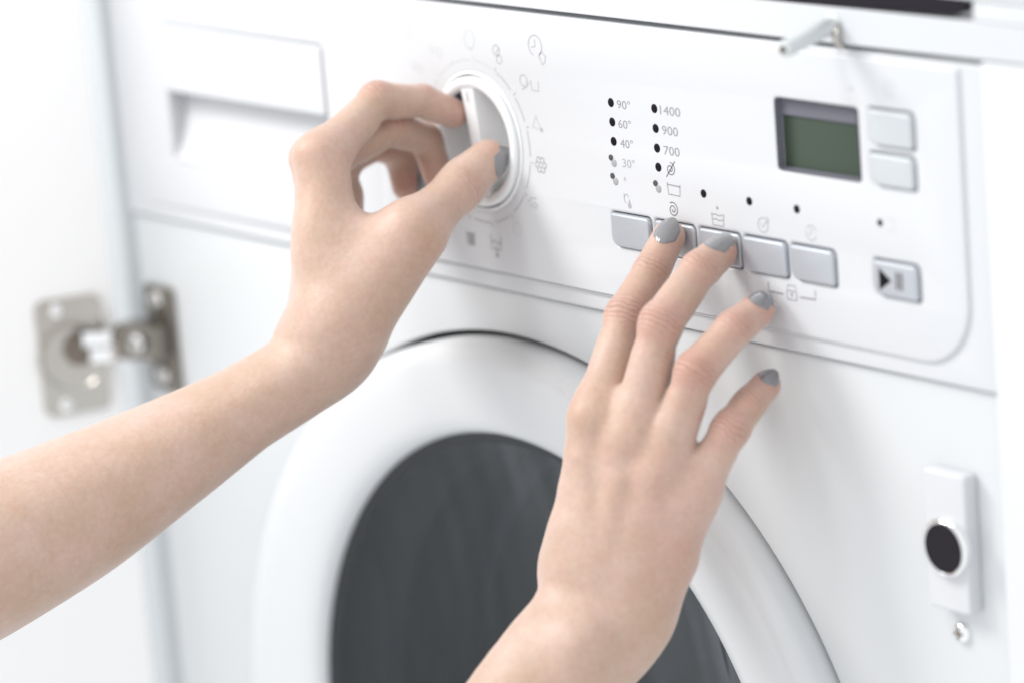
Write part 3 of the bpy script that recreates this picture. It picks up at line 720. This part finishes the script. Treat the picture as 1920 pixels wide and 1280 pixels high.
def nail(name, arm, tip, dip, r, dors, width, length, parent, over=1.2):
    """curved lacquered nail lying on the back of the finger tip"""
    t = unit(tip - dip); n = unit(dors - (dors @ t) * t); s = np.cross(t, n)
    end = r * 0.9 + over
    hs = np.linspace(r * 0.3, r * 1.9, 80)
    def height(al):
        d = arm.sdf(tip + t * al + n * hs[:, None])
        k = np.nonzero(d > 0)[0]
        return hs[k[0]] if len(k) else hs[-1]
    a0 = end - length; a1 = r * 0.25
    als = np.linspace(a0, a1, 9); hh = np.array([height(x) for x in als])
    c1, c0 = np.polyfit(als, hh, 1); c0 += max((hh - c0 - c1 * als).max(), 0)
    NU, NV = 17, 13
    rn = max(width / 2 * 1.12, 0.93 * c0)
    top, bot = [], []
    for i in range(NU):
        u = i / (NU - 1)
        wf = width / 2 * (0.72 + 0.28 * math.sin(min(u / 0.3, 1) * math.pi / 2))
        if u > 0.6: wf *= max(1 - 0.30 * ((u - 0.6) / 0.4) ** 2.0, 0.1)
        for j in range(NV):
            v = -1 + 2 * j / (NV - 1)
            lat = v * wf
            al = a0 + length * u + 1.9 * v * v * max(1 - u / 0.35, 0) - 2.9 * v * v * max((u - 0.6) / 0.4, 0)
            h = c0 + c1 * al + 0.40 + math.sqrt(max(rn * rn - lat * lat, 0.05)) - rn - 0.030 * max(al - a1 + 3.0, 0) ** 2 - 0.35 * max(1 - u / 0.12, 0)
            p = tip + t * al + s * lat + n * h
            top.append(p); bot.append(p - n * 0.8)
    V = top + bot; F = []; o = NU * NV
    for i in range(NU - 1):
        for j in range(NV - 1):
            a = i * NV + j; F += [(a, a + 1, a + NV + 1, a + NV), (o + a, o + a + NV, o + a + NV + 1, o + a + 1)]
    rim = [j for j in range(NV)] + [i * NV + NV - 1 for i in range(1, NU)] + [(NU - 1) * NV + j for j in range(NV - 2, -1, -1)] + [i * NV for i in range(NU - 2, 0, -1)]
    for a, b in zip(rim, rim[1:] + rim[:1]): F.append((a, o + a, o + b, b))
    return mesh_obj(name, [tuple(p) for p in V], F, 'lacquer', parent, True, 60)
def paint(o, V, chains, extra=()):
    """colour and crease attributes from the distance to the joints"""
    N = len(V); red = np.zeros(N); wr = np.zeros(N); ax = np.zeros(N)
    for ch, dors, amt in chains:
        tip, dip, pip, mcp = ch
        red = np.maximum(red, 0.75 * amt * np.exp(-((V - tip) ** 2).sum(1) / 9.5 ** 2))
        for jt, a, b, wgt, ln in ((pip, dip, mcp, 1.0, 5.0), (dip, tip, pip, 0.7, 3.2)):
            t = unit(unit(a - jt) + unit(jt - b)); dv = unit(dors - (dors @ t) * t)
            q = V - jt; s = q @ t; dist2 = (q * q).sum(1)
            near = np.exp(-(s / ln) ** 2) * (dist2 < 14.0 ** 2)
            side = np.clip((q @ dv) / 6.0, -1, 1)
            m = near * (0.25 + 0.75 * np.clip(side, 0, 1))
            up = m > wr
            ax = np.where(near * 1.0 > 0.05, np.where(up, s, ax), ax); wr = np.where(up, m * wgt, wr)
            red = np.maximum(red, 0.75 * amt * wgt * np.exp(-dist2 / 11.0 ** 2) * np.clip(side + 0.3, 0, 1))
        red = np.maximum(red, 0.30 * amt * np.exp(-((V - mcp) ** 2).sum(1) / 15.0 ** 2))
    for c, r, a in extra: red = np.maximum(red, a * np.exp(-((V - c) ** 2).sum(1) / r ** 2))
    for nme, arr in (('redness', red), ('wrinkle', wr), ('axial', ax)):
        at = o.data.attributes.new(nme, 'FLOAT', 'POINT'); at.data.foreach_set('value', arr.astype(np.float32))
person = thing('person', 'person with grey painted nails turning the knob and pressing the buttons', 'person')
H = 0.9

# ------------------------------------------------------------------ right arm, fingers on the buttons
A = Arm()
ri, rm_, rr_, rp_ = J['R_index'], J['R_middle'], J['R_ring'], J['R_pinky']
wr_, fo = J['R_wrist'][0], J['R_fore']; cr, cu_ = J['R_carp_rad'][0], J['R_carp_uln'][0]; th = J['R_thumb']
across = unit(rp_[3] - ri[3]); along = unit(rm_[3] - wr_)
back_n = unit(np.cross(along, across));  back_n = back_n if back_n @ VIEW < 0 else -back_n
pal = -back_n
pts = lambda f_, *a: [f_(x) for x in a]
MCP = [ri[3], rm_[3], rr_[3], rp_[3]]
A.palm = [cone(ri[3] + pal * 1.5, cr + pal * 1.5, 9.0, 11.5), cone(rm_[3] + pal * 1.0, (cr + wr_) / 2 + pal * 0.5, 9.2, 12.0),
          cone(rr_[3] + pal * 1.5, (cu_ + wr_) / 2 + pal * 0.5, 9.0, 11.5), cone(rp_[3] + pal * 2.0 - across * 1.5, cu_ + pal * 1.5 - across * 3.5, 8.0, 10.0)]
CARP = [cr, (cr + wr_) / 2, (cu_ + wr_) / 2, cu_ - across * 4]
for i in range(3):                                            # flesh between the knuckles keeps the back of the hand flat
    for fr, rr0 in ((-0.14, 6.6), (0.0, 8.3), (0.24, 8.8), (0.50, 9.2), (0.78, 10.0)):
        A.palm.append(cone(MCP[i] + (CARP[i] - MCP[i]) * fr + pal * 1.8, MCP[i + 1] + (CARP[i + 1] - MCP[i + 1]) * fr + pal * 1.8, rr0, rr0))
A.kp = 7.0
A.limb = limb([wr_ + along * 16, wr_ + along * 3, wr_ - along * 10, fo[0], fo[1], fo[2]], [20.0, 24.0, 25.2, 24.2, 27, 33], back_n, [0.64, 0.64, 0.68, 0.74, 0.8, 0.85])
un = J['R_uln']
A.palm2 = [(cone(un[0], un[1], 9.2, 9.2), 12.0), (cone(un[1], un[2], 9.2, 8.0), 12.0),
           (cone(rp_[3] + pal * 7 - along * 10 - across * 4, cu_ + pal * 7 - across * 6 + along * 6, 7.5, 8.0), 9.0),
           (cone(th[2] + pal * 0, th[3], 11.0, 13.0), 14.0),
           (cone(ri[3] + back_n * 2.2, ri[3] - along * 3 + back_n * 1.4, 6.6, 6.0), 7.0), (cone(rm_[3] + back_n * 2.6, rm_[3] - along * 3 + back_n * 1.8, 6.6, 6.0), 7.0),
           (cone(rr_[3] + back_n * 2.2, rr_[3] - along * 3 + back_n * 1.4, 6.2, 5.5), 7.0), (cone(rp_[3] + back_n * 1.6 - across * 1.5, rp_[3] - along * 3 + back_n * 1.0 - across * 1.5, 5.6, 5.0), 7.0),
           (cone(rm_[3] - along * 16 + back_n * 8.0, wr_ + along * 12 + back_n * 12.6, 2.0, 1.8), 6.0),   # tendons
           (cone(ri[3] - along * 16 + back_n * 7.4, wr_ + along * 12 - across * 5 + back_n * 12.2, 2.0, 1.8), 6.0),
           (cone(fo[0] + across * 13 + back_n * 7 + along * 22, fo[0] + across * 13 + back_n * 7 + along * 14, 7.5, 7.0), 14.0)]
dR = {'i': unit(-VIEW - 0.30 * RIGHT + 0.1 * UPW), 'm': unit(-VIEW - 0.30 * RIGHT + 0.55 * UPW), 'r': unit(-VIEW - 0.10 * RIGHT + 0.55 * UPW), 'p': unit(-VIEW + 0.15 * RIGHT + 0.6 * UPW)}
finger(A, ri, (6.0, 6.9, 7.7, 9.0), dR['i']); finger(A, rm_, (6.3, 7.2, 8.1, 9.2), dR['m'])
finger(A, rr_, (6.1, 7.0, 7.7, 8.9), dR['r']); finger(A, rp_, (5.3, 6.1, 6.9, 8.2), dR['p'])
A.fingers.append(([cone(th[0], th[1], 7.0, 8.2), cone(th[1], th[2], 8.4, 10.0), cone(th[2], th[3], 10.2, 12.0)], 4.0, 9.0))
V, Q = surface(A, H)
ra = quad_mesh('right_arm', V, Q, 'skin', person)
ra['label'] = 'right forearm and hand with two fingertips on the grey buttons'
paint(ra, V, [(ri, dR['i'], 0.75), (rm_, dR['m'], 1.0), (rr_, dR['r'], 1.15), (rp_, dR['p'], 0.9)], [(rp_[3] - along * 18, 26, 0.22), (rr_[3] - along * 5, 20, 0.25)])
nail('fingernail', A, ri[0], ri[1], 6.0, dR['i'], 9.8, 13.6, ra, over=1.0); nail('fingernail', A, rm_[0], rm_[1], 6.3, dR['m'], 10.8, 14.0, ra, over=1.0)
nail('fingernail', A, rr_[0], rr_[1], 6.0, dR['r'], 10.4, 12.0, ra); nail('fingernail', A, rp_[0], rp_[1], 5.2, dR['p'], 8.6, 10.0, ra)
nail('fingernail', A, th[0], th[1], 7.0, unit(-RIGHT + 0.2 * UPW), 12.0, 13.5, ra)

# ------------------------------------------------------------------ left arm, fingers round the knob bar
B_ = Arm()
li, lm, lr, lp, lt = J['L_index'], J['L_middle'], J['L_ring'], J['L_pinky'], J['L_thumb']
lw, lf = J['L_wrist'][0], J['L_fore']; lcr, lcu = J['L_carp_rad'][0], J['L_carp_uln'][0]
lacross = unit(lp[3] - li[3]); lalong = unit(lm[3] - lw)
lback = unit(np.cross(lalong, lacross)); lback = lback if lback @ RIGHT < 0 else -lback
lpal = -lback
ax0 = unit(lf[0] - lw); wide = unit(np.cross(ax0, np.cross(VIEW, ax0))); thin = unit(np.cross(ax0, wide))
B_.palm = [cone(li[3] + lpal * 1.5, lcr, 10.2, 12.5), cone(lm[3] + lpal * 1.5, (lcr + lw) / 2, 10.0, 12.5), cone(lr[3] + lpal * 2, (lcu + lw) / 2, 9.4, 12.0), cone(lp[3] + lpal * 2, lcu, 8.6, 11.5),
           ]
B_.limb = limb([lw + lalong * 8, lw, lf[0], lf[1], lf[2], lf[3], lf[4]], [22.5, 23.2, 24.0, 28.0, 33.0, 37.0, 41.0], thin, [0.72, 0.73, 0.76, 0.84, 0.9, 0.93, 0.95])
B_.kp = 12.0
B_.palm2 = [(cone(lt[2], lt[3], 11.5, 14.0), 16.0), (cone(lt[2] * 0.45 + lt[3] * 0.55, li[3] * 0.45 + lcr * 0.55, 9.0, 9.0), 14.0),
            (cone(lt[2] * 0.75 + lt[3] * 0.25, li[3] * 0.62 + lcr * 0.38, 6.0, 6.5), 12.0),
            (cone(li[3] + lback * 2.6, li[3] + lback * 2.0 - lalong * 4, 7.6, 6.5), 6.0), (cone(lm[3] + lback * 3.0, lm[3] + lback * 2.4 - lalong * 4, 7.4, 6.0), 6.0),
            (cone(lp[3] + lpal * 8 - lalong * 8, lcu + lpal * 7, 9.0, 10.0), 10.0)]
dL = {'i': unit(UPW - 0.25 * RIGHT + 0.1 * VIEW), 'm': unit(UPW + 0.9 * RIGHT + 0.5 * VIEW), 'r': unit(RIGHT * 1.0 + 0.25 * VIEW + 0.2 * UPW), 'p': unit(UPW), 't': unit(0.52 * RIGHT - 0.70 * VIEW - 0.50 * UPW)}
finger(B_, li, (5.8, 6.6, 7.5, 8.8), dL['i']); finger(B_, lm, (5.7, 6.4, 7.4, 8.6), dL['m'])
finger(B_, lr, (5.4, 6.1, 7.0, 8.2), dL['r']); finger(B_, lp, (4.8, 5.4, 6.2, 7.4), dL['p'], pad=False)
t_dir = unit(lt[0] - lt[1])
B_.fingers.append(([cone(lt[0], lt[1], 7.4, 9.6), cone(lt[1], lt[2], 9.5, 11.6), cone(lt[2], lt[3], 11.8, 13.5), cone(lt[0] - dL['t'] * 1.6 - t_dir * 2, lt[1] + t_dir * 6 - dL['t'] * 2.0, 7.4, 8.6)], 5.0, 12.0))
V, Q = surface(B_, H)
la = quad_mesh('left_arm', V, Q, 'skin', person)
la['label'] = 'left forearm and hand gripping the white knob between thumb and index finger'
paint(la, V, [(li, dL['i'], 0.8), (lm, dL['m'], 0.9), (lr, dL['r'], 1.0), ((lt[0], lt[1], lt[2], lt[3]), dL['t'], 0.7)], [(lt[2], 20, 0.22)])
nail('fingernail', B_, lt[0], lt[1], 7.4, dL['t'], 12.4, 15.0, la, over=2.0)
nail('fingernail', B_, li[0], li[1], 5.8, dL['i'], 9.8, 12.0, la); nail('fingernail', B_, lm[0], lm[1], 5.7, dL['m'], 9.6, 12.0, la)
nail('fingernail', B_, lr[0], lr[1], 5.4, dL['r'], 9.2, 11.5, la); nail('fingernail', B_, lp[0], lp[1], 4.8, dL['p'], 8.0, 9.5, la)
